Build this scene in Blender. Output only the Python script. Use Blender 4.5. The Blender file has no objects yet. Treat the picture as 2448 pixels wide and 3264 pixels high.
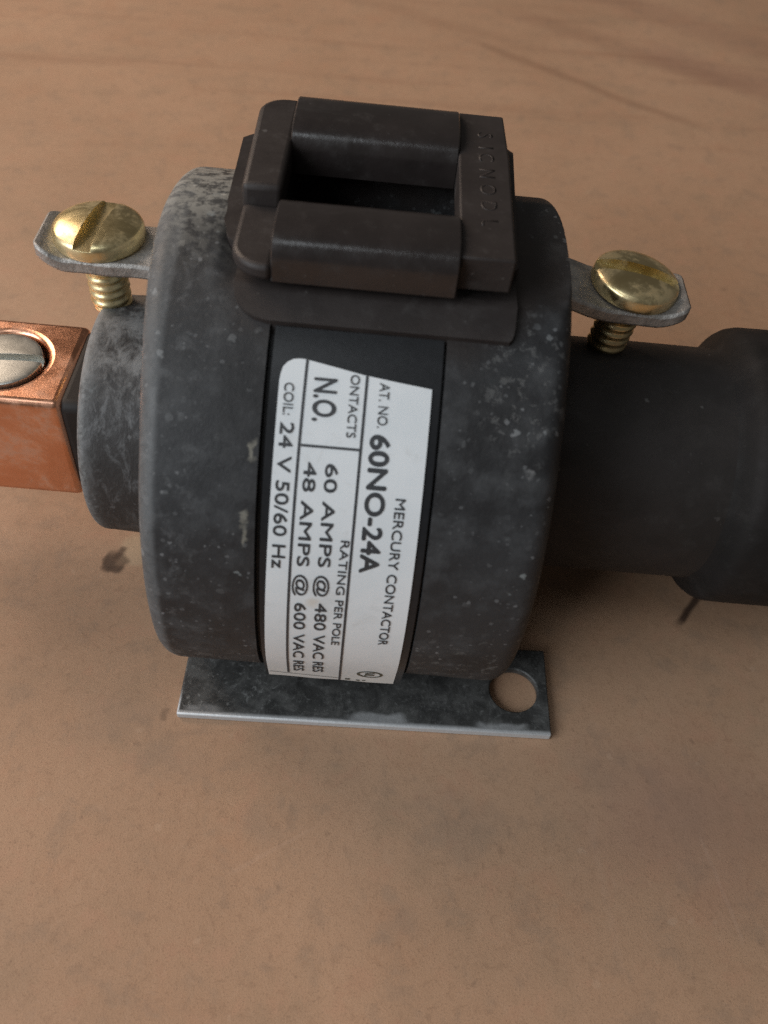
import bpy, bmesh, math, random
from mathutils import Vector, Matrix, noise
random.seed(3)
S = 0.01                      # everything below is written in centimetres
scene = bpy.context.scene
rad = math.radians

# ------------------------------------------------------------------ camera
cam_data = bpy.data.cameras.new("camera")
cam = bpy.data.objects.new("camera", cam_data)
scene.collection.objects.link(cam)
PITCH, YAW, ROLL = 0.8733, 0.0166, 0.0745
CPOS = Vector((0.0791, -6.8616, 8.7729))
cp, sp = math.cos(PITCH), math.sin(PITCH)
fw = Vector((math.sin(YAW) * cp, math.cos(YAW) * cp, -sp))
r0 = Vector((math.cos(YAW), -math.sin(YAW), 0)); u0 = r0.cross(fw)
rv = math.cos(ROLL) * r0 + math.sin(ROLL) * u0
uv = -math.sin(ROLL) * r0 + math.cos(ROLL) * u0
m = Matrix((rv, uv, -fw)).transposed().to_4x4(); m.translation = CPOS * S
cam.matrix_world = m
cam_data.sensor_fit = 'HORIZONTAL'; cam_data.sensor_width = 3.6; cam_data.lens = 3.6 * 2822 / 2448
cam_data.clip_start = 0.002; cam_data.clip_end = 50
cam_data.dof.use_dof = True; cam_data.dof.focus_distance = 0.089; cam_data.dof.aperture_fstop = 4.6
scene.camera = cam

# ------------------------------------------------------------------ world and lamps (a dim room, window to the left)
world = bpy.data.worlds.new("World"); scene.world = world; world.use_nodes = True
bg = world.node_tree.nodes["Background"]
bg.inputs[0].default_value = (1.0, 0.91, 0.82, 1); bg.inputs[1].default_value = 0.075

def area(name, loc, target, size, energy, col, sy=None):
    l = bpy.data.lights.new(name, 'AREA'); l.energy = energy; l.color = col; l.size = size
    if sy: l.shape = 'RECTANGLE'; l.size_y = sy
    o = bpy.data.objects.new(name, l); scene.collection.objects.link(o)
    o.location = loc; o.rotation_euler = (Vector(target) - Vector(loc)).to_track_quat('-Z', 'Y').to_euler()
    return o
area("window_light", (-0.76, -0.52, 0.54), (0, -0.01, 0.02), 0.80, 10.6, (0.89, 0.95, 1.0), 0.70)
area("warm_lamp", (-0.36, 0.25, 0.34), (-0.03, 0.03, 0.0), 0.26, 1.65, (1.0, 0.78, 0.61))
area("ceiling_light", (-0.26, -0.36, 1.25), (0, 0, 0.02), 0.40, 1.7, (0.88, 0.95, 1.0))
scene.view_settings.view_transform = 'Standard'; scene.view_settings.look = 'None'
scene.view_settings.exposure = 0; scene.view_settings.gamma = 1
scene.render.engine = 'CYCLES'
scene.cycles.use_denoising = False
scene.cycles.max_bounces = 8

# ------------------------------------------------------------------ node helpers
class NT:
    def __init__(s, name):
        s.mat = bpy.data.materials.new(name); s.mat.use_nodes = True
        s.t = s.mat.node_tree; s.b = s.t.nodes["Principled BSDF"]
        tc = s.n("ShaderNodeTexCoord"); mp = s.n("ShaderNodeMapping")
        mp.inputs["Scale"].default_value = (100, 100, 100)
        s.t.links.new(tc.outputs["Object"], mp.inputs["Vector"]); s.co = mp.outputs[0]   # centimetres
    def n(s, ty, **kw):
        x = s.t.nodes.new(ty)
        for k, v in kw.items(): setattr(x, k, v)
        return x
    def link(s, a, b):
        if isinstance(a, (int, float)): b.default_value = a
        elif isinstance(a, tuple): b.default_value = a if len(a) == len(b.default_value) else (*a, 1)[:len(b.default_value)]
        else: s.t.links.new(a, b)
    def noise(s, scale, detail=4, rough=.55, dist=0, co=None, stretch=None):
        v = co or s.co
        if stretch:
            mp = s.n("ShaderNodeMapping"); mp.inputs["Scale"].default_value = stretch[:3]
            if len(stretch) > 3: mp.inputs["Rotation"].default_value = (0, 0, stretch[3])
            s.link(v, mp.inputs[0]); v = mp.outputs[0]
        x = s.n("ShaderNodeTexNoise"); s.link(v, x.inputs["Vector"])
        x.inputs["Scale"].default_value = scale; x.inputs["Detail"].default_value = detail
        x.inputs["Roughness"].default_value = rough; x.inputs["Distortion"].default_value = dist
        return x.outputs["Fac"]
    def voro(s, scale, rnd=1):
        x = s.n("ShaderNodeTexVoronoi"); s.link(s.co, x.inputs["Vector"]); x.inputs["Scale"].default_value = scale
        x.inputs["Randomness"].default_value = rnd
        return x.outputs["Distance"]
    def specks(s, scale, share, r=.16, warp=.05, seed=0.):
        """irregular flecks: share = part of the cells that hold one, r = largest radius in cell units"""
        nz = s.n("ShaderNodeTexNoise"); s.link(s.co, nz.inputs["Vector"]); nz.inputs["Scale"].default_value = scale * 2.5; nz.inputs["Detail"].default_value = 3
        a = s.n("ShaderNodeVectorMath", operation='MULTIPLY_ADD'); s.link(nz.outputs["Color"], a.inputs[0])
        a.inputs[1].default_value = (warp * 6 / scale,) * 3; a.inputs[2].default_value = (seed, seed * .7, seed * .3)
        c = s.n("ShaderNodeVectorMath", operation='ADD'); s.link(s.co, c.inputs[0]); s.link(a.outputs[0], c.inputs[1])
        vo = s.n("ShaderNodeTexVoronoi"); s.link(c.outputs[0], vo.inputs["Vector"]); vo.inputs["Scale"].default_value = scale
        q = s.n("ShaderNodeSeparateColor"); s.link(vo.outputs["Color"], q.inputs[0])
        rr = s.math('MULTIPLY', s.math('POWER', q.outputs[0], 1.6), r)
        inside = s.ramp(s.math('SUBTRACT', vo.outputs["Distance"], rr), .04, -.05)
        return s.mul(inside, s.math('LESS_THAN', q.outputs[1], share), s.ramp(q.outputs[2], 0, 1, .35, 1.))
    def ramp(s, v, a, b, lo=0., hi=1.):
        x = s.n("ShaderNodeMapRange"); x.interpolation_type = 'SMOOTHSTEP'; s.link(v, x.inputs[0])
        for i, q in enumerate((a, b, lo, hi)): x.inputs[i + 1].default_value = q
        return x.outputs[0]
    def math(s, op, a, b=0., c=0.):
        x = s.n("ShaderNodeMath", operation=op)
        for i, q in enumerate((a, b, c)): s.link(q, x.inputs[i])
        return x.outputs[0]
    def mul(s, *a):
        r = a[0]
        for q in a[1:]: r = s.math('MULTIPLY', r, q)
        return r
    def mx(s, f, a, b):
        x = s.n("ShaderNodeMix", data_type='RGBA'); s.link(f, x.inputs[0])
        s.link(a, x.inputs[6]); s.link(b, x.inputs[7]); return x.outputs[2]
    def sep(s):
        x = s.n("ShaderNodeSeparateXYZ"); s.link(s.co, x.inputs[0]); return x.outputs
    def dist(s, p, scale=(1, 1, 1), warp=0., wscale=3.):
        v = s.co
        if warp:
            nz = s.n("ShaderNodeTexNoise"); s.link(s.co, nz.inputs["Vector"]); nz.inputs["Scale"].default_value = wscale
            nz.inputs["Detail"].default_value = 4
            a = s.n("ShaderNodeVectorMath", operation='MULTIPLY_ADD'); s.link(nz.outputs["Color"], a.inputs[0])
            a.inputs[1].default_value = (warp,) * 3; a.inputs[2].default_value = (-warp / 2,) * 3
            c = s.n("ShaderNodeVectorMath", operation='ADD'); s.link(v, c.inputs[0]); s.link(a.outputs[0], c.inputs[1]); v = c.outputs[0]
        d = s.n("ShaderNodeVectorMath", operation='SUBTRACT'); s.link(v, d.inputs[0]); d.inputs[1].default_value = p
        e = s.n("ShaderNodeVectorMath", operation='MULTIPLY'); s.link(d.outputs[0], e.inputs[0]); e.inputs[1].default_value = scale
        l = s.n("ShaderNodeVectorMath", operation='LENGTH'); s.link(e.outputs[0], l.inputs[0]); return l.outputs["Value"]
    def seg(s, a, b, w, warp=.15, wscale=1.2):
        """mask of a thin mark on the table from a to b (flat distance), width w"""
        nz = s.n("ShaderNodeTexNoise"); s.link(s.co, nz.inputs["Vector"]); nz.inputs["Scale"].default_value = wscale
        ad = s.n("ShaderNodeVectorMath", operation='MULTIPLY_ADD'); s.link(nz.outputs["Color"], ad.inputs[0])
        ad.inputs[1].default_value = (warp, warp, 0); ad.inputs[2].default_value = (-warp / 2, -warp / 2, 0)
        c = s.n("ShaderNodeVectorMath", operation='ADD'); s.link(s.co, c.inputs[0]); s.link(ad.outputs[0], c.inputs[1])
        A = Vector((*a, 0)); B = Vector((*b, 0)); L = (B - A).length; t = (B - A) / L; n_ = Vector((-t.y, t.x, 0))
        def dot(v):
            d = s.n("ShaderNodeVectorMath", operation='DOT_PRODUCT'); s.link(c.outputs[0], d.inputs[0]); d.inputs[1].default_value = v; return d.outputs["Value"]
        u = s.math('SUBTRACT', dot(t), t.dot(A)); v = s.math('ABSOLUTE', s.math('SUBTRACT', dot(n_), n_.dot(A)))
        return s.mul(s.ramp(v, w, w * .2), s.ramp(u, 0, L * .2), s.ramp(u, L, L * .8))
    def bump(s, h, strength=.3, d=.0002):
        x = s.n("ShaderNodeBump"); x.inputs["Strength"].default_value = strength; x.inputs["Distance"].default_value = d
        s.link(h, x.inputs["Height"]); s.t.links.new(x.outputs[0], s.b.inputs["Normal"])
    def out(s, col=None, rough=None, metal=None, spec=None):
        for k, v in (("Base Color", col), ("Roughness", rough), ("Metallic", metal), ("Specular IOR Level", spec)):
            if v is not None: s.link(v, s.b.inputs[k])
        return s.mat

# ------------------------------------------------------------------ materials
def mat_table():
    k = NT("brown_hardboard")
    big = k.noise(.22, 4, .6, .4); mid = k.noise(1.1, 5, .6); fib = k.noise(9, 6, .7, .6); grain = k.noise(60, 3, .6)
    c = k.mx(k.ramp(big, .3, .7), (.368, .225, .139), (.428, .266, .168))
    c = k.mx(k.mul(k.ramp(mid, .5, .72), .5), c, (.31, .205, .13))
    c = k.mx(k.mul(k.ramp(mid, .46, .28), .45), c, (.42, .235, .142))
    c = k.mx(k.mul(k.ramp(fib, .50, .70), .26), c, (.19, .108, .066))
    c = k.mx(k.mul(k.ramp(fib, .47, .30), .32), c, (.44, .285, .19))
    blot = k.noise(2.4, 5, .65, .3)
    c = k.mx(k.mul(k.ramp(blot, .52, .66), .36), c, (.27, .185, .128))
    c = k.mx(k.mul(k.ramp(blot, .46, .34), .35), c, (.43, .24, .152))
    c = k.mx(k.mul(k.ramp(grain, .52, .70), .45), c, (.16, .092, .058))
    # greenish grey scuffs in front of the part
    for p, sc, a in (((-1.84, -3.1, 0), (1.6, 2.4, 1), .30), ((-.9, -3.7, 0), (1.5, 2.2, 1), .28), ((1.1, -3.5, 0), (1.3, 1.5, 1), .32),
                     ((.5, -4.55, 0), (2.5, 3, 1), .3), ((2.6, -2.9, 0), (1.2, 1.6, 1), .25), ((-2.6, -2.6, 0), (1.2, 1., 1), .22)):
        c = k.mx(k.mul(k.ramp(k.dist(p, sc, 1.0, 2.2), .75, .1), a), c, (.235, .175, .13))
    # purple tinge
    c = k.mx(k.mul(k.ramp(k.dist((3.4, -3.3, 0), (.7, .8, 1), 1., 1.5), 1.1, .1), .35), c, (.31, .165, .125))
    # tiny specks
    c = k.mx(k.mul(k.specks(2.4, .30, .16), .55), c, (.10, .062, .045))
    c = k.mx(k.mul(k.specks(7, .25, .22, .08, 3.), .30), c, (.13, .08, .055))
    c = k.mx(k.mul(k.specks(5, .2, .22, .08, 7.), .25), c, (.52, .36, .25))
    # knot-like dark stain left of the coil, with a pale rim
    c = k.mx(k.mul(k.ramp(k.dist((-2.80, -.34, 0), (1, 1, 1), .25, 4), .30, .16), .6), c, (.45, .33, .21))
    st = k.ramp(k.dist((-3.02, -.56, 0), (1, 1, 1), .16, 6), .19, .13)
    c = k.mx(k.mul(st, .72), c, (.105, .066, .042))
    c = k.mx(k.mul(k.ramp(k.dist((-3.10, -.58, 0), (1.2, .8, 1), .12, 6), .14, .05), .7), c, (.07, .042, .028))
    c = k.mx(k.mul(k.ramp(k.dist((-3.0, -.68, 0), (.8, 1.4, 1), .1, 6), .12, .05), .7), c, (.07, .042, .028))
    c = k.mx(k.mul(k.seg((-3.04, -.55), (-2.96, -.30), .07, .04, 4), .8), c, (.08, .047, .03))
    c = k.mx(k.mul(k.seg((-2.05, -2.62), (-2.02, -2.42), .05, .1, 4), .45), c, (.12, .075, .05))
    # scratch and dark streak to the right
    c = k.mx(k.mul(k.seg((4.35, -.25), (3.72, -1.03), .07, .08, 2.5), .92), c, (.05, .028, .02))
    for a, b, w, q in (((3.55, -3.4), (3.78, -4.6), .03, .15), ((2.45, -3.2), (2.6, -5.), .05, .07), ((-1.2, -4.2), (-.2, -3.6), .03, .15)):
        c = k.mx(k.mul(k.seg(a, b, w, .2, 1.5), q), c, (.50, .34, .25))
    # long grain streaks at the back right
    for a, b, w, q, cc in (((1.2, 15.4), (6.8, 11.3), .22, .34, (.17, .085, .05)), ((-3.5, 18.3), (3.2, 14.9), .40, .18, (.19, .10, .06)),
                       ((2.2, 17.4), (8.5, 13.0), .6, .28, (.20, .105, .065)), ((5.5, 15.6), (9.5, 12.6), .9, .3, (.22, .11, .08)), ((3.0, 20.), (12., 13.5), 1.0, .22, (.2, .1, .07))):
        c = k.mx(k.mul(k.seg(a, b, w, .5, .5), q), c, cc)
    st2 = k.noise(1.0, 4, .6, .3, None, (.12, 1.6, 1, .62))
    y = k.sep()[1]
    c = k.mx(k.mul(k.ramp(st2, .5, .7), k.ramp(y, 6, 14), .35), c, (.22, .115, .07))
    k.bump(k.math('ADD', fib, k.math('MULTIPLY', grain, .6)), .25, .00015)
    return k.out(c, k.ramp(mid, .3, .7, .5, .62), 0, .35)

def mat_coil():
    k = NT("dusty_black_epoxy")
    x, y, z = k.sep()
    lo = k.noise(.9, 4, .6, .2); mid = k.noise(3.2, 6, .62); fine = k.noise(16, 5, .7); pat = k.noise(.75, 3, .6, 0, None, (1, 1, 1.3))
    c = k.mx(k.ramp(lo, .35, .65), (.019, .019, .020), (.030, .031, .033))
    # brown, cleaner moulding under and round the bobbin
    clean = k.mul(k.ramp(k.dist((-.1, -.2, 4.7), (.55, .62, 1.0), .45, 2), 1.1, .8), k.ramp(x, -1.5, -1.2))
    clean = k.math('MAXIMUM', clean, k.ramp(k.dist((-.28, .26, 3.5), (1.05, 1.1, 1.1)), 1.05, .95))   # inside of the core opening
    dusty = k.math('SUBTRACT', 1., clean)
    c = k.mx(clean, c, (.026, .021, .0195))
    c = k.mx(k.mul(k.ramp(mid, .42, .72), dusty, .34), c, (.10, .104, .108))
    left = k.ramp(x, -.9, -1.85)
    rim = k.ramp(x, -1.77, -1.83)
    c = k.mx(k.mul(rim, k.ramp(fine, .2, .6, .5, 1), .45), c, (.155, .162, .166))  # pale left rim band: window light on the fillet, painted into the colour
    # flecks of dust, thick in some patches and thin in others
    patch = k.mul(k.ramp(pat, .40, .62), dusty)
    c = k.mx(k.mul(k.specks(9, .55, .34, .09), patch, .6), c, (.235, .245, .25))
    c = k.mx(k.mul(k.specks(17, .5, .36, .09, 5.), k.math('MULTIPLY', k.ramp(pat, .35, .6, .25, 1.), dusty), .6), c, (.20, .205, .21))
    c = k.mx(k.mul(k.specks(5.5, .35, .26, .11, 9.), dusty, k.ramp(pat, .42, .58, .1, 1.), .58), c, (.25, .275, .275))
    # streaky dust on the left shoulder and thick dust on its top
    c = k.mx(k.mul(k.ramp(k.noise(7, 6, .7, .4), .50, .68), left, .30), c, (.17, .175, .18))
    topd = k.mul(k.ramp(k.dist((-1.72, .85, 4.25), (1.2, .62, .9), .5, 3), 1.05, .4), k.ramp(k.noise(8, 6, .75), .42, .56, .12, 1))
    c = k.mx(k.mul(topd, .92), c, (.29, .282, .255))
    c = k.mx(k.mul(topd, k.specks(8, .6, .38, .1, 2.), .8), c, (.50, .485, .44))
    # flaking patch at the upper right
    fl = k.mul(k.ramp(k.dist((1.12, -1.42, 4.0), (2.0, 1.15, .95), .5, 3), 1.0, .45), k.ramp(k.noise(8.5, 6, .72, .3), .55, .60))
    c = k.mx(k.mul(fl, .28), c, (.20, .20, .195))
    fl2 = k.mul(k.ramp(k.dist((.95, -2.4, 1.2), (1.0, .7, .8), .4, 3), 1.0, .2), k.ramp(k.noise(7, 5, .7, .4), .54, .66))
    c = k.mx(k.mul(fl2, .40), c, (.22, .22, .21))
    fl3 = k.mul(k.ramp(k.dist((-1.45, -2.3, .8), (.9, .7, 1.0), .5, 3), .9, .2), k.ramp(k.noise(6, 5, .7, 1.0, None, (1, 1, .5)), .54, .66))
    c = k.mx(k.mul(fl3, .45), c, (.26, .26, .25))
    # pale chips beside the label
    for p in ((-1.03, -2.0, 3.58), (-1.05, -2.30, 3.1), (-1.06, -2.36, 2.98)):
        c = k.mx(k.mul(k.ramp(k.dist(p, (2.6, 1, .75), .14, 14), .10, .04), .6), c, (.27, .255, .21))
    for p in ((1.24, -2.30, 3.05), (1.20, -2.0, 3.6)):
        c = k.mx(k.mul(k.ramp(k.dist(p, (1, 1, 1), .12, 12), .06, .02), .4), c, (.3, .3, .3))
    k.bump(k.math('ADD', mid, k.math('MULTIPLY', fine, .5)), .30, .0003)
    return k.out(c, k.ramp(mid, .3, .7, .48, .66), 0, .32)

def mat_cap():
    k = NT("chalky_black_cap")
    x, y, z = k.sep()
    lo = k.noise(1.2, 4, .6, .3); st = k.noise(4.5, 7, .70, .45, None, (1.5, 1, .7)); fine = k.noise(20, 4, .7)
    c = k.mx(k.ramp(lo, .35, .65), (.030, .027, .026), (.045, .043, .043))
    c = k.mx(k.mul(k.ramp(st, .47, .66), k.ramp(k.math('ADD', z, k.math('MULTIPLY', lo, 1.5)), 1.9, 3.2, .12, .85), .75), c, (.17, .172, .175))
    c = k.mx(k.mul(k.specks(13, .5, .36, .09), .38), c, (.19, .19, .195))
    c = k.mx(k.mul(k.ramp(k.math('ADD', x, k.math('MULTIPLY', k.math('SUBTRACT', st, .5), .5)), -2.66, -2.84), k.ramp(fine, .35, .65, .3, 1), .6), c, (.25, .26, .26))
    c = k.mx(k.mul(k.ramp(z, 2.80, 3.1), k.ramp(st, .35, .6), .7), c, (.21, .205, .20))
    k.bump(k.math('ADD', st, k.math('MULTIPLY', fine, .5)), .35, .0003)
    return k.out(c, .62, 0, .4)

def mat_plastic(name, a, b, rough, dust=.25, spec=.4):
    k = NT(name)
    lo = k.noise(1.3, 4, .6, .3); fine = k.noise(22, 4, .7); mid = k.noise(5, 5, .65)
    c = k.mx(k.ramp(lo, .35, .65), a, b)
    c = k.mx(k.mul(k.specks(5, .22, .13, .10), dust), c, (.30, .29, .28))
    c = k.mx(k.mul(k.specks(16, .25, .22, .10, 4.), dust * .5), c, (.20, .19, .18))
    sm_ = k.noise(2.2, 6, .72, .5, None, (.45, 1, 1))
    c = k.mx(k.mul(k.ramp(sm_, .54, .72), dust * .45), c, (.10, .096, .092))
    c = k.mx(k.mul(k.ramp(mid, .55, .75), dust * .35), c, (.13, .125, .12))
    k.bump(k.math('ADD', mid, k.math('MULTIPLY', fine, .4)), .18, .0002)
    return k.out(c, k.ramp(mid, .3, .7, rough - .06, rough + .08), 0, spec)

def mat_plate():
    k = NT("grimy_zinc_steel")
    x, y, z = k.sep()
    mid = k.noise(4, 6, .68, .6); fine = k.noise(18, 5, .7, .5); lo = k.noise(1.2, 3, .6)
    worn = k.math('MAXIMUM', k.ramp(y, -2.49, -2.545), k.mul(k.ramp(k.math('ADD', y, k.math('MULTIPLY', k.math('SUBTRACT', lo, .5), .5)), -2.40, -2.46), k.ramp(k.noise(.8, 2), .48, .54), .45))
    worn = k.math('MAXIMUM', worn, k.mul(k.ramp(x, -1.855, -1.88), k.ramp(y, -2.2, -2.5)))
    flake = k.math('MAXIMUM', k.mul(k.ramp(fine, .55, .68), .45), k.mul(k.ramp(k.noise(9, 4, .7, 1.5), .58, .68), k.ramp(x, -.4, -1.2, .25, .9)))
    c = k.mx(k.ramp(mid, .35, .65), (.045, .045, .044), (.095, .095, .092))
    c = k.mx(k.mul(flake, .8), c, (.26, .265, .26))
    c = k.mx(k.mul(worn, .9), c, (.56, .57, .58))
    k.bump(k.math('ADD', mid, fine), .25, .0002)
    return k.out(c, k.ramp(mid, .3, .7, .42, .6), k.math('SUBTRACT', .35, k.math('MULTIPLY', worn, .1)), .5)

def mat_metal(name, a, b, rough, dirt=None, dirt_amt=0., scale=3., bump=.1):
    k = NT(name)
    n1 = k.noise(scale, 5, .65, .5); n2 = k.noise(scale * 5, 4, .7)
    c = k.mx(k.ramp(n1, .35, .68), a, b)
    met = 1.
    if dirt:
        d = k.mul(k.ramp(k.math('ADD', k.math('MULTIPLY', n1, .6), k.math('MULTIPLY', n2, .4)), .48, .6), dirt_amt)
        c = k.mx(d, c, dirt); met = k.math('SUBTRACT', 1., k.math('MULTIPLY', d, .8))
    k.bump(n2, bump, .00012)
    return k.out(c, k.ramp(n1, .3, .7, rough - .05, rough + .08), met, .5)

def mat_tab():
    k = NT("tinned_tab_with_oxide")
    n1 = k.noise(5, 6, .7, .8); n2 = k.noise(22, 4, .7)
    x, y, z = k.sep()
    c = k.mx(k.ramp(n1, .35, .65), (.26, .245, .23), (.42, .40, .375))
    inner = k.ramp(k.math('ABSOLUTE', k.math('ADD', x, .24)), 2.3, 1.8)
    c = k.mx(k.mul(inner, k.ramp(n1, .42, .6), .8), c, (.42, .39, .36))
    c = k.mx(k.mul(k.ramp(n2, .55, .75), .4), c, (.14, .115, .10))
    k.bump(k.math('ADD', n1, n2), .4, .0003)
    return k.out(c, .5, k.math('SUBTRACT', .65, k.math('MULTIPLY', inner, .5)), .5)

def mat_label():
    k = NT("label_paper")
    n = k.noise(1.2, 4, .6); f = k.noise(40, 3, .6)
    x, y, z = k.sep()
    c = k.mx(k.ramp(n, .3, .7), (.655, .69, .71), (.72, .745, .76))
    c = k.mx(k.mul(k.ramp(z, 1.3, .85), .3), c, (.72, .67, .58))          # warm bounce from the table painted into the loose end
    c = k.mx(k.mul(k.ramp(k.dist((-.45, -2.63, 2.4), (1, 1, 1), .12, 8), .10, .03), .35), c, (.5, .36, .2))
    sc = k.noise(2.6, 6, .75, .6)
    c = k.mx(k.mul(k.ramp(sc, .56, .70), .28), c, (.47, .46, .43))
    c = k.mx(k.mul(k.specks(11, .12, .2, .1), .35), c, (.40, .36, .30))
    k.bump(f, .05, .0001)
    return k.out(c, .38, 0, .5)

def plain(name, col, rough, metal=0., spec=.5):
    k = NT(name); n = k.noise(14, 4, .7)
    c = k.mx(k.ramp(n, .3, .7), tuple(q * .8 for q in col), col)
    k.bump(n, .08, .0001)
    return k.out(c, rough, metal, spec)

M = dict(
    table=mat_table(), coil=mat_coil(), cap=mat_cap(), plate=mat_plate(), tab=mat_tab(), label=mat_label(),
    bobbin=mat_plastic("dark_brown_phenolic", (.024, .0192, .018), (.033, .027, .0252), .50, .4, .32),
    winding=mat_plastic("glossy_brown_tape", (.018, .0145, .0138), (.026, .021, .020), .25, .3, .65),
    tube=mat_plastic("matt_black_sleeve", (.024, .0212, .0198), (.033, .029, .0275), .60, .20, .20),
    boot=mat_plastic("black_rubber_boot", (.013, .0118, .0112), (.018, .016, .0155), .66, .15, .15),
    film=plain("black_film", (.017, .018, .020), .32, 0, .3),
    collar=plain("black_collar", (.016, .013, .012), .6, 0, .3),
    ink=plain("dark_ink", (.045, .048, .053), .5),
    ink_brown=plain("faded_green_ink", (.085, .08, .05), .5),
    brass=mat_metal("brass", (.78, .65, .35), (.88, .77, .47), .31, (.36, .21, .08), .45, 2.2),
    copper=mat_metal("copper", (.72, .35, .21), (.88, .49, .33), .27, (.46, .24, .15), .55, 1.6, .2),
    steel=mat_metal("zinc_screw", (.50, .51, .48), (.60, .61, .58), .40, None, 0, 2.),
)

# ------------------------------------------------------------------ object helpers
ROT = (0.0, rad(1.74), rad(-0.27))          # the whole coil leans a little to the right on its plate
root = bpy.data.objects.new("mercury_contactor", None); scene.collection.objects.link(root)
root.empty_display_size = .01
root["label"] = "black mercury contactor with white rating label, brass terminal screws and copper lug on brown board"
root["category"] = "electrical contactor"

def link(name, me, mat, parent=root, rot=True, smooth=35, bevel=0., seg=3, kind=None):
    me.materials.clear(); me.materials.append(mat)
    o = bpy.data.objects.new(name, me); scene.collection.objects.link(o)
    if parent: o.parent = parent
    if rot and parent is root: o.rotation_euler = ROT
    if bevel:
        b = o.modifiers.new("bevel", 'BEVEL'); b.width = bevel * S; b.segments = seg; b.limit_method = 'ANGLE'; b.angle_limit = rad(32)
    if smooth:
        me.shade_smooth(); me.set_sharp_from_angle(angle=rad(smooth))
    return o

def mesh(verts, faces, name="m"):
    me = bpy.data.meshes.new(name)
    me.from_pydata([tuple(c * S for c in v) for v in verts], [], faces); me.update()
    bm = bmesh.new(); bm.from_mesh(me); bmesh.ops.remove_doubles(bm, verts=bm.verts, dist=1e-7)
    bmesh.ops.recalc_face_normals(bm, faces=bm.faces); bm.to_mesh(me); bm.free()
    return me

def join(parts):
    V, F = [], []
    for v, f in parts:
        o = len(V); V += v; F += [tuple(i + o for i in q) for q in f]
    return V, F

def box(x0, x1, y0, y1, z0, z1):
    v = [(x, y, z) for x in (x0, x1) for y in (y0, y1) for z in (z0, z1)]
    return v, [(0, 1, 3, 2), (4, 6, 7, 5), (0, 4, 5, 1), (2, 3, 7, 6), (0, 2, 6, 4), (1, 5, 7, 3)]

def grid(nu, nv, fn, close_v=False, cap=False):
    V = [fn(i, j) for i in range(nu) for j in range(nv)]
    F = []
    for i in range(nu - 1):
        for j in range(nv if close_v else nv - 1):
            k = (j + 1) % nv
            F.append((i * nv + j, i * nv + k, (i + 1) * nv + k, (i + 1) * nv + j))
    if cap:
        F.append(tuple(range(nv - 1, -1, -1))); F.append(tuple((nu - 1) * nv + j for j in range(nv)))
    return V, F

def lathe(profile, n=64, axis='x', c=(0, 0, 0)):
    """profile: list of (position along the axis, radius)"""
    def fn(i, j):
        t, r = profile[i]; a = 2 * math.pi * j / n; u, w = r * math.cos(a), r * math.sin(a)
        return (c[0] + t, c[1] + u, c[2] + w) if axis == 'x' else (c[0] + u, c[1] + w, c[2] + t)
    return grid(len(profile), n, fn, True, True)

def extrude(poly, z0, z1):
    n = len(poly)
    v = [(x, y, z0) for x, y in poly] + [(x, y, z1) for x, y in poly]
    f = [tuple(range(n - 1, -1, -1)), tuple(range(n, 2 * n))] + [(i, (i + 1) % n, n + (i + 1) % n, n + i) for i in range(n)]
    return v, f

def arc(cx, cy, r, a0, a1, n=8):
    return [(cx + r * math.cos(rad(a0 + (a1 - a0) * i / n)), cy + r * math.sin(rad(a0 + (a1 - a0) * i / n))) for i in range(n + 1)]

def boolean(me, cutter, op='DIFFERENCE'):
    a = bpy.data.objects.new("tmp_a", me); b = bpy.data.objects.new("tmp_b", cutter)
    for o in (a, b): scene.collection.objects.link(o)
    md = a.modifiers.new("b", 'BOOLEAN'); md.operation = op; md.object = b; md.solver = 'EXACT'
    dg = bpy.context.evaluated_depsgraph_get()
    out = bpy.data.meshes.new_from_object(a.evaluated_get(dg))
    for o in (a, b): bpy.data.objects.remove(o)
    return out

def sm(a, b, x):
    t = max(0., min(1., (x - a) / (b - a))); return t * t * (3 - 2 * t)

# ------------------------------------------------------------------ the setting: one brown board
me = mesh(*box(-60, 60, -30, 62, -1.2, 0))
tb = link("table_top", me, M['table'], None, False, 0, .15)
tb["kind"] = "structure"; tb["label"] = "brown hardboard table top with scuffs, a dark stain and faint grain streaks"

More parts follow.
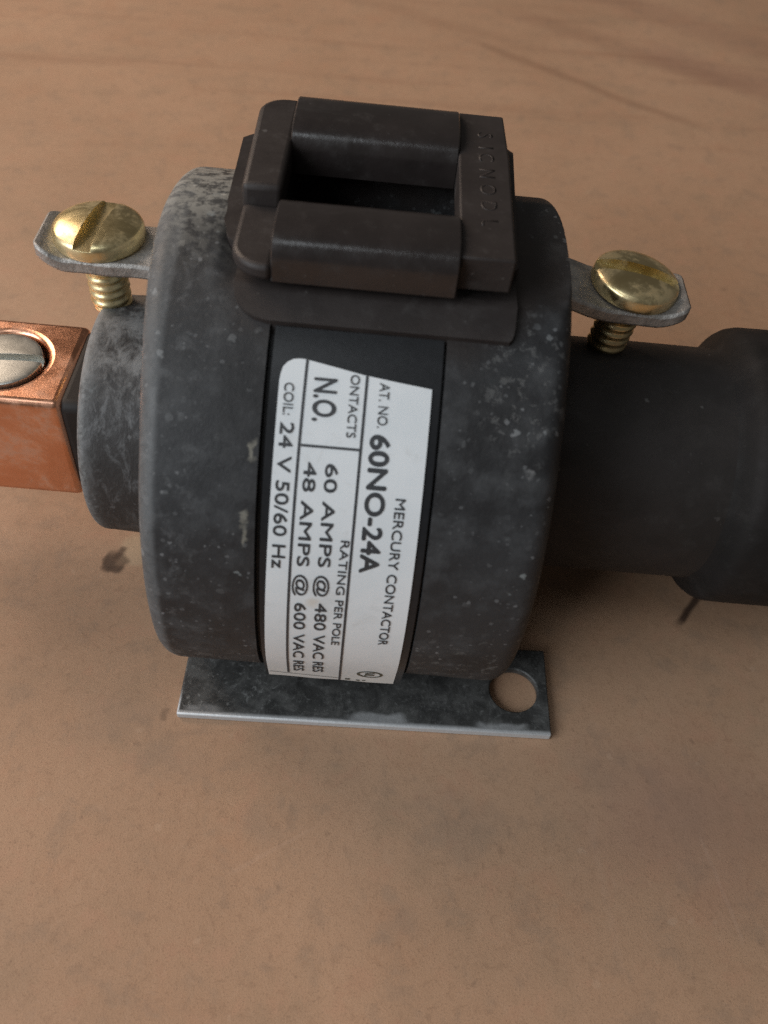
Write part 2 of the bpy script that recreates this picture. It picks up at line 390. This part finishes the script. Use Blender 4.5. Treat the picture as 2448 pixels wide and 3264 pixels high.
# ------------------------------------------------------------------ coil housing
Y0, Z0, R = -0.0594, 1.9324, 2.5649
XL, XR = -1.955, 1.470
TOP = 4.36
def coil_mesh():
    # rim stations are (side, angle along the fillet); the fillet is tight at the top and wide at the bottom
    left = [('l', 90 * (10 - i) / 10) for i in range(11)][::-1]
    left = [('l', 90 - 9 * i) for i in range(11)]
    right = [('r', 9 * i) for i in range(11)]
    mid = [(x, 0) for x in (-1.5, -1.44, -1.36, -1.2, -1.05, -1.0, -.972, -.962, -.8, -.5, -.2, .1, .3, .44, .452, .460, .50, .7, .9, 1.05)]
    prof = [('lc', 90)] + left + [('m', x) for x, _ in mid] + right + [('rc', 90)]
    n = 288
    def fn(i, j):
        kind, val = prof[i]
        a = 2 * math.pi * j / n                          # 0 = towards the viewer, 90 deg = up
        deg = math.degrees(a); deg = deg - 360 if deg > 180 else deg
        up = sm(35, 95, deg) if deg > 0 else 0
        ins = 0
        if kind == 'm': x = val
        elif kind[0] == 'l':
            q = .19 - .03 * up; t = rad(val)
            x, ins = XL - .12 * up + q * (1 - math.sin(t)), q * (1 - math.cos(t))
        else:
            q = .20 - .06 * up; t = rad(val)
            x, ins = XR + .05 * up - q * (1 - math.sin(t)), q * (1 - math.cos(t))
        if kind in ('lc', 'rc'): ins = R * .45
        r = R - ins - .10 * sm(-8, -42, deg) if -90 < deg < 0 else R - ins
        if -.965 < x < .455 and -50 < deg < 63.6: r -= .07
        y, z = Y0 - r * math.cos(a), Z0 + r * math.sin(a)
        nz = noise.noise(Vector((x * .8, y * .8, z * .8))) * .018
        y -= nz * math.cos(a); z += nz * math.sin(a)
        t = sm(-1.47, -1.36, x)
        if z > TOP and kind not in ('lc', 'rc'): z = z * (1 - t) + TOP * t
        if -1.1 < x < .55 and -.42 < y < .95 and z > 4: z = 3.2
        return (x, y, max(z, .102))
    return grid(len(prof), n, fn, True, True)
link("coil_housing", mesh(*coil_mesh()), M['coil'], smooth=50)

# ------------------------------------------------------------------ strip round the front of the coil: film, label, print
TH0 = rad(-16)
def strip(s, x, off=0.):
    th = -s / R; t = max(th, TH0); e = max(TH0 - th, 0) * R
    return (x, Y0 - (R + off) * math.cos(t) - e * math.sin(TH0), Z0 + (R + off) * math.sin(t) - e * math.cos(TH0))

def strip_sheet(xs, s0, s1, off, thick, n=70):
    """curved sheet over columns xs, from s0(x) to s1(x)"""
    def fn(o):
        return lambda i, j: strip(s0(xs[j]) + (s1(xs[j]) - s0(xs[j])) * i / (n - 1), xs[j], o)
    m_ = len(xs)
    a, fa = grid(n, m_, fn(off)); b, fb = grid(n, m_, fn(off - thick))
    V = a + b; k = len(a)
    F = fa + [tuple(k + i for i in q[::-1]) for q in fb]
    for i in range(n - 1):
        for j in (0, m_ - 1):
            p, r_ = i * m_ + j, (i + 1) * m_ + j
            F.append((p, r_, k + r_, k + p))
    for j in range(m_ - 1):
        for i in (0, n - 1):
            p = i * m_ + j; F.append((p, p + 1, k + p + 1, k + p))
    return V, F

xs = [-.925, -.9, -.6, -.3, 0, .2, .395, .40, .425, .433]
link("label_backing", mesh(*strip_sheet(xs, lambda x: -2.84, lambda x: 1.255 + .02 * math.sin(x * 7), .004, .070)), M['film'], smooth=30)

TOPE = [(-.852, -2.40), (-.845, -2.455), (-.832, -2.505), (-.80, -2.545), (-.755, -2.572), (-.70, -2.580), (-.655, -2.578), (-.42, -2.535), (-.19, -2.492), (.1, -2.455), (.362, -2.425)]
def s_top(x):
    for (x0, a), (x1, b) in zip(TOPE, TOPE[1:]):
        if x <= x1: return a + (b - a) * (x - x0) / (x1 - x0)
    return TOPE[-1][1]
lab_me = strip_sheet([p[0] for p in TOPE], s_top, lambda x: 1.20 + .012 * math.sin(x * 11), .016, .011)
# the left edge drifts outward towards the loose end
V = []
for (x, y, z) in lab_me[0]:
    V.append((x - .045 * sm(3.9, .8, z) * sm(0, -.8, x) , y, z))
label = link("rating_label", mesh(V, lab_me[1]), M['label'], smooth=30)

fcache = {}
def text_mesh(txt, off=0., space=1.):
    cu = bpy.data.curves.new("t", 'FONT'); cu.body = txt; cu.size = 1; cu.offset = off; cu.resolution_u = 5; cu.space_character = space
    o = bpy.data.objects.new("t", cu); scene.collection.objects.link(o)
    dg = bpy.context.evaluated_depsgraph_get()
    me = bpy.data.meshes.new_from_object(o.evaluated_get(dg))
    bpy.data.objects.remove(o); return me

def bend_text(txt, p0, p1, h, off=0., name="printed_text", mat='ink', parent=label, lift=.021, skip=0., space=1.):
    """baseline from p0=(s,x) to p1, cap height h along x"""
    src = text_mesh(txt, 0, space)
    xsn = [v.co.x for v in src.vertices]; x0, x1 = min(xsn), max(xsn)
    cap = .729; V = []; F = []
    ring_ = [(0, 0)] if not off else [(0, 0), (1, 0), (-1, 0), (0, 1), (0, -1)]
    for q, (dx, dy) in enumerate(ring_):
        o = len(V)
        for v in src.vertices:
            f = (v.co.x + dx * off - x0) / (x1 - x0); s = p0[0] + (p1[0] - p0[0]) * f; x = p0[1] + (p1[1] - p0[1]) * f + h * (v.co.y + dy * off) / cap
            V.append(tuple(Vector(strip(s, x, lift + q * .0006)) * S))
        F += [tuple(o + i for i in p.vertices) for p in src.polygons]
    me = bpy.data.meshes.new(name); me.from_pydata(V, [], F); me.update()
    return link(name, me, M[mat], parent, smooth=0)

bend_text("AT. NO.", (-2.440, -.057), (-2.085, -.052), .083, .004)
bend_text("60NO-24A", (-2.025, -.092), (-.847, -.090), .160, .028)
bend_text("MERCURY CONTACTOR", (-1.533, .149), (.055, .138), .086, .008)
bend_text("RATING PER POLE", (-1.134, -.264), (.123, -.285), .074, .006)
bend_text("60 AMPS @ 480 VAC RES", (-1.767, -.432), (.915, -.453), .105, .010)
bend_text("48 AMPS @ 600 VAC RES", (-1.768, -.602), (.923, -.640), .103, .010)
bend_text("COIL:", (-2.378, -.810), (-2.124, -.804), .080, .002)
bend_text("24 V 50/60 Hz", (-2.066, -.815), (-.820, -.824), .112, .010)
bend_text("N.O.", (-2.436, -.574), (-2.098, -.566), .186, .022)
bend_text("ONTACTS", (-2.485, -.291), (-1.988, -.289), .075, .004)

def rule(p0, p1, w, name="printed_rule", n=50):
    d = Vector((p1[0] - p0[0], p1[1] - p0[1])).normalized(); nn = Vector((-d.y, d.x)) * w / 2
    V = []
    for i in range(n):
        f = i / (n - 1); s = p0[0] + (p1[0] - p0[0]) * f; x = p0[1] + (p1[1] - p0[1]) * f
        V += [strip(s + nn.x, x + nn.y, .0205), strip(s - nn.x, x - nn.y, .0205)]
    F = [(2 * i, 2 * i + 1, 2 * i + 3, 2 * i + 2) for i in range(n - 1)]
    return link(name, mesh(V, F), M['ink'], label, smooth=0)
rule((-2.574, -.646), (1.02, -.695), .021)
rule((-2.486, -.161), (1.185, -.186), .021)
rule((-1.898, -.640), (-1.898, -.160), .021, n=12)
rule((1.035, -.885), (1.105, -.20), .010, n=24)
# certification mark: a ring with letters, cut by the edge of the sheet, and clipped print below it
def ring():
    n = 40; V = []; F = []
    for i in range(n):
        a = 2 * math.pi * i / n
        for r in (.128, .100): V.append(strip(.865 + r * .95 * math.sin(a), .108 + r * math.cos(a), .0205))
    F = [(2 * i, 2 * i + 1, (2 * i + 3) % (2 * n), (2 * i + 2) % (2 * n)) for i in range(n)]
    return mesh(V, F)
mark = link("certification_mark", ring(), M['ink_brown'], label, smooth=0)
bend_text("UL", (.795, .070), (.935, .055), .095, .035, mat='ink_brown')
for s, x, w, h in ((1.12, -.105, .05, .05), (1.14, .0, .04, .035), (1.13, .06, .03, .03)):
    V = [strip(s + a * h / 2, x + b * w / 2, .0205) for a, b in ((-1, -1), (-1, 1), (1, 1), (1, -1))]
    link("printed_text", mesh(V, [(0, 1, 2, 3)]), M['ink_brown'], label, smooth=0)

# ------------------------------------------------------------------ bobbin frame on top
base = [(-1.53, 1.22), (-1.50, -.15), *arc(-1.2, -.30, .25, 180, 270, 5), (.98, -.55), (1.02, -.5), (1.07, 1.42), (1.02, 1.48), (-1.45, 1.30)]
base_o = extrude(base, 4.02, 4.492)
hole = mesh(*box(-1.12, .62, -.46, .98, 3.5, 5))
link("bobbin_base", boolean(mesh(*base_o), hole), M['bobbin'], bevel=.025, seg=2)
def skirt():
    prof = []
    for i in range(9):
        t = rad(63.9 + (71.2 - 63.9) * i / 8); prof.append((Y0 - (R + .028) * math.cos(t), Z0 + (R + .028) * math.sin(t)))
    prof += [(-.83, TOP + .036), (-.66, TOP + .030), (-.50, TOP + .026)]
    inner = [(y + .02, z - .09) for y, z in prof]
    sec = prof + inner[::-1]
    xs_ = [-1.26, -1.22, -1.1, -.8, -.4, 0, .4, .8, .96, 1.0]
    xs_ = [-1.30, -1.28, -1.24, -1.18, -1.1, -1.0, -.8, -.4, 0, .4, .8, .955, .975, .99, 1.0, 1.01]
    m_ = len(prof)
    def fn(i, j):
        x = xs_[i]; k = j if j < m_ else 2 * m_ - 1 - j
        e = max(0, (-.98 - x) / .32, (x - .955) / .055); e = 1 - math.sqrt(max(0, 1 - min(e, 1) ** 2))
        if k < 9:
            t = rad(63.9 + 7.0 * e + (71.2 - 63.9 - 7.0 * e) * k / 8)
            y, z = Y0 - (R + .045) * math.cos(t), Z0 + (R + .045) * math.sin(t)
        else: y, z = prof[k]
        if j >= m_: y, z = y + .02, z - .09
        return (x, y, z)
    return grid(len(xs_), len(sec), fn, True, True)
link("bobbin_skirt", mesh(*skirt()), M['bobbin'], bevel=.012, seg=2)
rf = extrude([(.485, -.87), (.93, -.87), (.945, .7), (.92, 1.50), (.485, 1.50)], 4.49, 4.80)
flange_r = link("bobbin_flange", mesh(*rf), M['bobbin'], bevel=.022)
lf1 = extrude([(-1.34, -.12), (-1.0, -.12), (-1.0, 1.45), *arc(-1.12, 1.20, .25, 90, 180, 6)], 4.49, 4.80)
lf2 = extrude([(-1.33, -.121), *arc(-1.03, -.70, .30, 180, 270, 7), (-.985, -1.0), (-.985, -.121)], 4.49, 4.63)
link("bobbin_flange", mesh(*lf1), M['bobbin'], bevel=.05)
link("bobbin_flange", mesh(*lf2), M['bobbin'], bevel=.05)
def bar(y0, y1, z0, z1, x0, x1, rr, rz):
    """rounded rail, section in the y-z plane"""
    yc = (y0 + y1) / 2; pts = []
    n = 14
    a = (y1 - y0) / 2; b = (z1 - z0)
    pts = [(y0, z0)]
    for i in range(n + 1):
        t = math.pi - math.pi * i / n
        cx_ = math.copysign(abs(math.cos(t)) ** rr, math.cos(t)); sy_ = abs(math.sin(t)) ** rr
        pts.append((yc + a * cx_, z0 + b * (rz + (1 - rz) * sy_)))
    pts.append((y1, z0))
    V = []; xsb = [x0, x0 + .012, x0 + (x1 - x0) * .3, x0 + (x1 - x0) * .65, x1 - .012, x1]
    for i, x in enumerate(xsb):
        k = .97 if i in (0, 5) else 1
        V += [(x, yc + (y - yc) * k, z0 + (z - z0) * k) for y, z in pts]
    m_ = len(pts)
    F = [(i * m_ + j, i * m_ + (j + 1) % m_, (i + 1) * m_ + (j + 1) % m_, (i + 1) * m_ + j) for i in range(len(xsb) - 1) for j in range(m_)]
    F += [tuple(range(m_)), tuple(reversed(range((len(xsb) - 1) * m_, len(xsb) * m_)))]
    return V, F
link("winding_bar", mesh(*bar(-.99, -.24, 4.49, 4.86, -.99, .488, .62, .22)), M['winding'], smooth=40)
link("winding_bar", mesh(*bar(.66, 1.52, 4.49, 4.89, -1.02, .49, .62, .22)), M['winding'], smooth=40)
# raised letters on the right flange, tops to the right
yc = [1.10, .87, .70, .42, .16, -.10, -.36]
for ch, y in zip("SICNODL", yc):
    me = text_mesh(ch, .004); xsn = [v.co.x for v in me.vertices]; cxn = (min(xsn) + max(xsn)) / 2
    bm = bmesh.new(); bm.from_mesh(me)
    bmesh.ops.solidify(bm, geom=bm.faces[:], thickness=.06)
    bm.to_mesh(me); bm.free()
    for v in me.vertices:
        c = v.co.copy(); v.co = Vector((.665 + c.y * .20, y - (c.x - cxn) * .22, 4.802 + c.z * .16)) * S
    me.update(); link("raised_letter", me, M['bobbin'], flange_r, smooth=0)

# ------------------------------------------------------------------ tube, end cap, boot, lug
AX = (0, Y0, Z0)
def rounded(x0, x1, r, q0, q1, n=6):
    p = []
    for i in range(n + 1):
        a = rad(90 * i / n); p.append((x0 + q0 * (1 - math.sin(a)), r - q0 * (1 - math.cos(a))))
    p = sorted(p)
    p2 = [(x1 - (x - 0), rr) for x, rr in []]
    for i in range(n + 1):
        a = rad(90 * i / n); p.append((x1 - q1 * (1 - math.sin(rad(90) - a)), r - q1 * (1 - math.cos(rad(90) - a)))) if False else None
    e = [(x1 - q1 + q1 * math.sin(rad(90 * i / n)), r - q1 * (1 - math.cos(rad(90 * i / n)))) for i in range(n + 1)]
    return p + e
def rough_lathe(prof, n, amp, freq, seed):
    v, f = lathe(prof, n, 'x', AX)
    out = []
    for (x, y, z) in v:
        d = noise.noise(Vector((x * freq + seed, y * freq, z * freq))) * amp
        rr = math.hypot(y - Y0, z - Z0) or 1
        out.append((x + d * .3, y + d * (y - Y0) / rr, z + d * (z - Z0) / rr))
    return out, f
capp = rounded(-2.86, -1.85, 1.255, .10, .02)
capp = capp[:7] + [(-2.7, 1.255), (-2.5, 1.255), (-2.3, 1.255), (-2.1, 1.255), (-1.95, 1.255)] + capp[7:]
link("end_cap", mesh(*rough_lathe(capp, 128, .018, 2.2, 3)), M['cap'], smooth=50)
link("contactor_tube", mesh(*lathe([(1.40, 1.24), (1.9, 1.248), (2.6, 1.25), (4.4, 1.25)], 128, 'x', AX)), M['tube'], smooth=40)
bp_ = [(3.42, 1.24), (3.45, 1.262), (3.49, 1.31), (3.54, 1.385), (3.58, 1.435), (3.63, 1.466), (3.70, 1.482), (3.9, 1.488), (6.3, 1.49), (6.45, 1.4), (6.5, 1.2)]
link("end_boot", mesh(*rough_lathe(bp_, 128, .012, 1.5, 9)), M['boot'], smooth=50)
link("lug_collar", mesh(*extrude([(-3.22, -.60), (-2.80, -.60), (-2.80, .60), (-3.22, .60)], 1.27, 2.51)), M['collar'], bevel=.10, seg=4)
lug = boolean(mesh(*box(-5.6, -3.155, -.625, .625, 1.165, 2.535)), mesh(*lathe([(-.34, .425), (.3, .425)], 48, 'z', (-3.88, -.015, 2.535))))
link("copper_lug", lug, M['copper'], bevel=.075, seg=4)

def screw_head(c, r, dome, side, slot_w, slot_d, slot_ang, rough_prof=None):
    prof = [(-.02, r * .5), (0, r * .97), (side * .3, r), (side, r * .985)]
    for i in range(1, 9):
        a = rad(90 * i / 8); prof.append((side + dome * math.sin(a), r * .985 * math.cos(a) if i < 8 else r * .02))
    v, f = lathe(prof, 56, 'z', (0, 0, 0))
    me = mesh(v, f)
    h = side + dome
    bx = mesh(*box(-r * 1.3, r * 1.3, -slot_w / 2, slot_w / 2, h - slot_d, h + .3)); bx.transform(Matrix.Rotation(slot_ang, 4, 'Z'))
    me = boolean(me, bx); me.transform(Matrix.Translation(Vector(c) * S)); return me
def thread(c, r, z0, z1, pitch):
    n, m_ = 28, int((z1 - z0) / pitch * 8)
    def fn(i, j):
        a = 2 * math.pi * j / n; z = z0 + (z1 - z0) * i / m_
        ph = ((z - z0) / pitch - j / n) % 1; tri = 1 - abs(2 * ph - 1)
        rr = r - .024 * (1 - tri)
        rr *= sm(-.14, .05, z - z0) if z - z0 < .05 else 1
        return (c[0] + rr * math.cos(a), c[1] + rr * math.sin(a), z)
    return grid(m_ + 1, n, fn, True, True)

cs = link("clamp_screw", screw_head((-3.90, -.02, 2.40), .405, .03, .13, .10, .09, rad(6)), M['steel'], bevel=.02, seg=2)

TABZ = 3.84
def tab(side):
    # side -1: left, +1: right; the outer end curls up
    xi, xo = (-1.80, -3.30) if side < 0 else (1.30, 2.80)
    pts = []
    n = 48
    for i in range(n + 1):
        f = i / n; x = xi + (xo - xi) * f; curl = .11 * sm(.80, 1.0, f) + (.05 * math.sin(f * 9) * (1 - f) if side > 0 else 0)
        hw = .34 if f < .88 else .34 - .13 * (1 - math.sqrt(max(0, 1 - ((f - .88) / .12) ** 2)))
        if side > 0 and f < .25: hw = .34 + .03 * math.sin(f * 40)
        pts.append((x, curl, hw))
    V = []
    for x, cz, hw in pts:
        wob = .012 * noise.noise(Vector((x * 4, side, 0)))
        V += [(x, .27 - hw + wob, TABZ + cz), (x, .27 + hw, TABZ + cz), (x, .27 + hw, TABZ - .145 + cz), (x, .27 - hw + wob, TABZ - .145 + cz)]
    F = [(4 * i + j, 4 * i + (j + 1) % 4, 4 * i + 4 + (j + 1) % 4, 4 * i + 4 + j) for i in range(n) for j in range(4)]
    F += [(0, 1, 2, 3), tuple(4 * n + q for q in (3, 2, 1, 0))]
    return mesh(V, F)
def terminal(side, x, slot):
    # the right terminal is bent down a little at its outer end
    P0 = Vector((x, .33, TABZ)) * S
    B = Matrix.Translation(P0) @ Matrix.Rotation(rad(6) if side > 0 else 0, 4, 'Y') @ Matrix.Translation(-P0)
    tm, hm, sm_ = tab(side), screw_head((x, .33, TABZ + .004), .425, .10, .11, .165, .095, slot), mesh(*thread((x, .33, 0), .202, 3.08, TABZ - .01, .09))
    for q in (tm, hm, sm_): q.transform(B)
    link("terminal_tab", tm, M['tab'], bevel=.03, seg=2)
    h = link("terminal_screw", hm, M['brass'], bevel=.008, seg=2)
    link("threaded_shank", sm_, M['brass'], h, smooth=60)
    return h
terminal(-1, -2.77, rad(83))
terminal(1, 2.29, rad(-8))

# ------------------------------------------------------------------ mounting plate flat on the board
pl = extrude([(-1.891, -2.557), (2.109, -2.557), (2.109, -1.506), (1.0, -1.506), (1.0, 1.3), (-1.3, 1.3), (-1.3, -1.506), (-1.891, -1.506)], .003, .100)
pm = boolean(mesh(*pl), mesh(*lathe([(-.3, .262), (.4, .262)], 48, 'z', (1.73, -2.035, 0))))
link("mounting_plate", pm, M['plate'], rot=False, bevel=.018, seg=2)
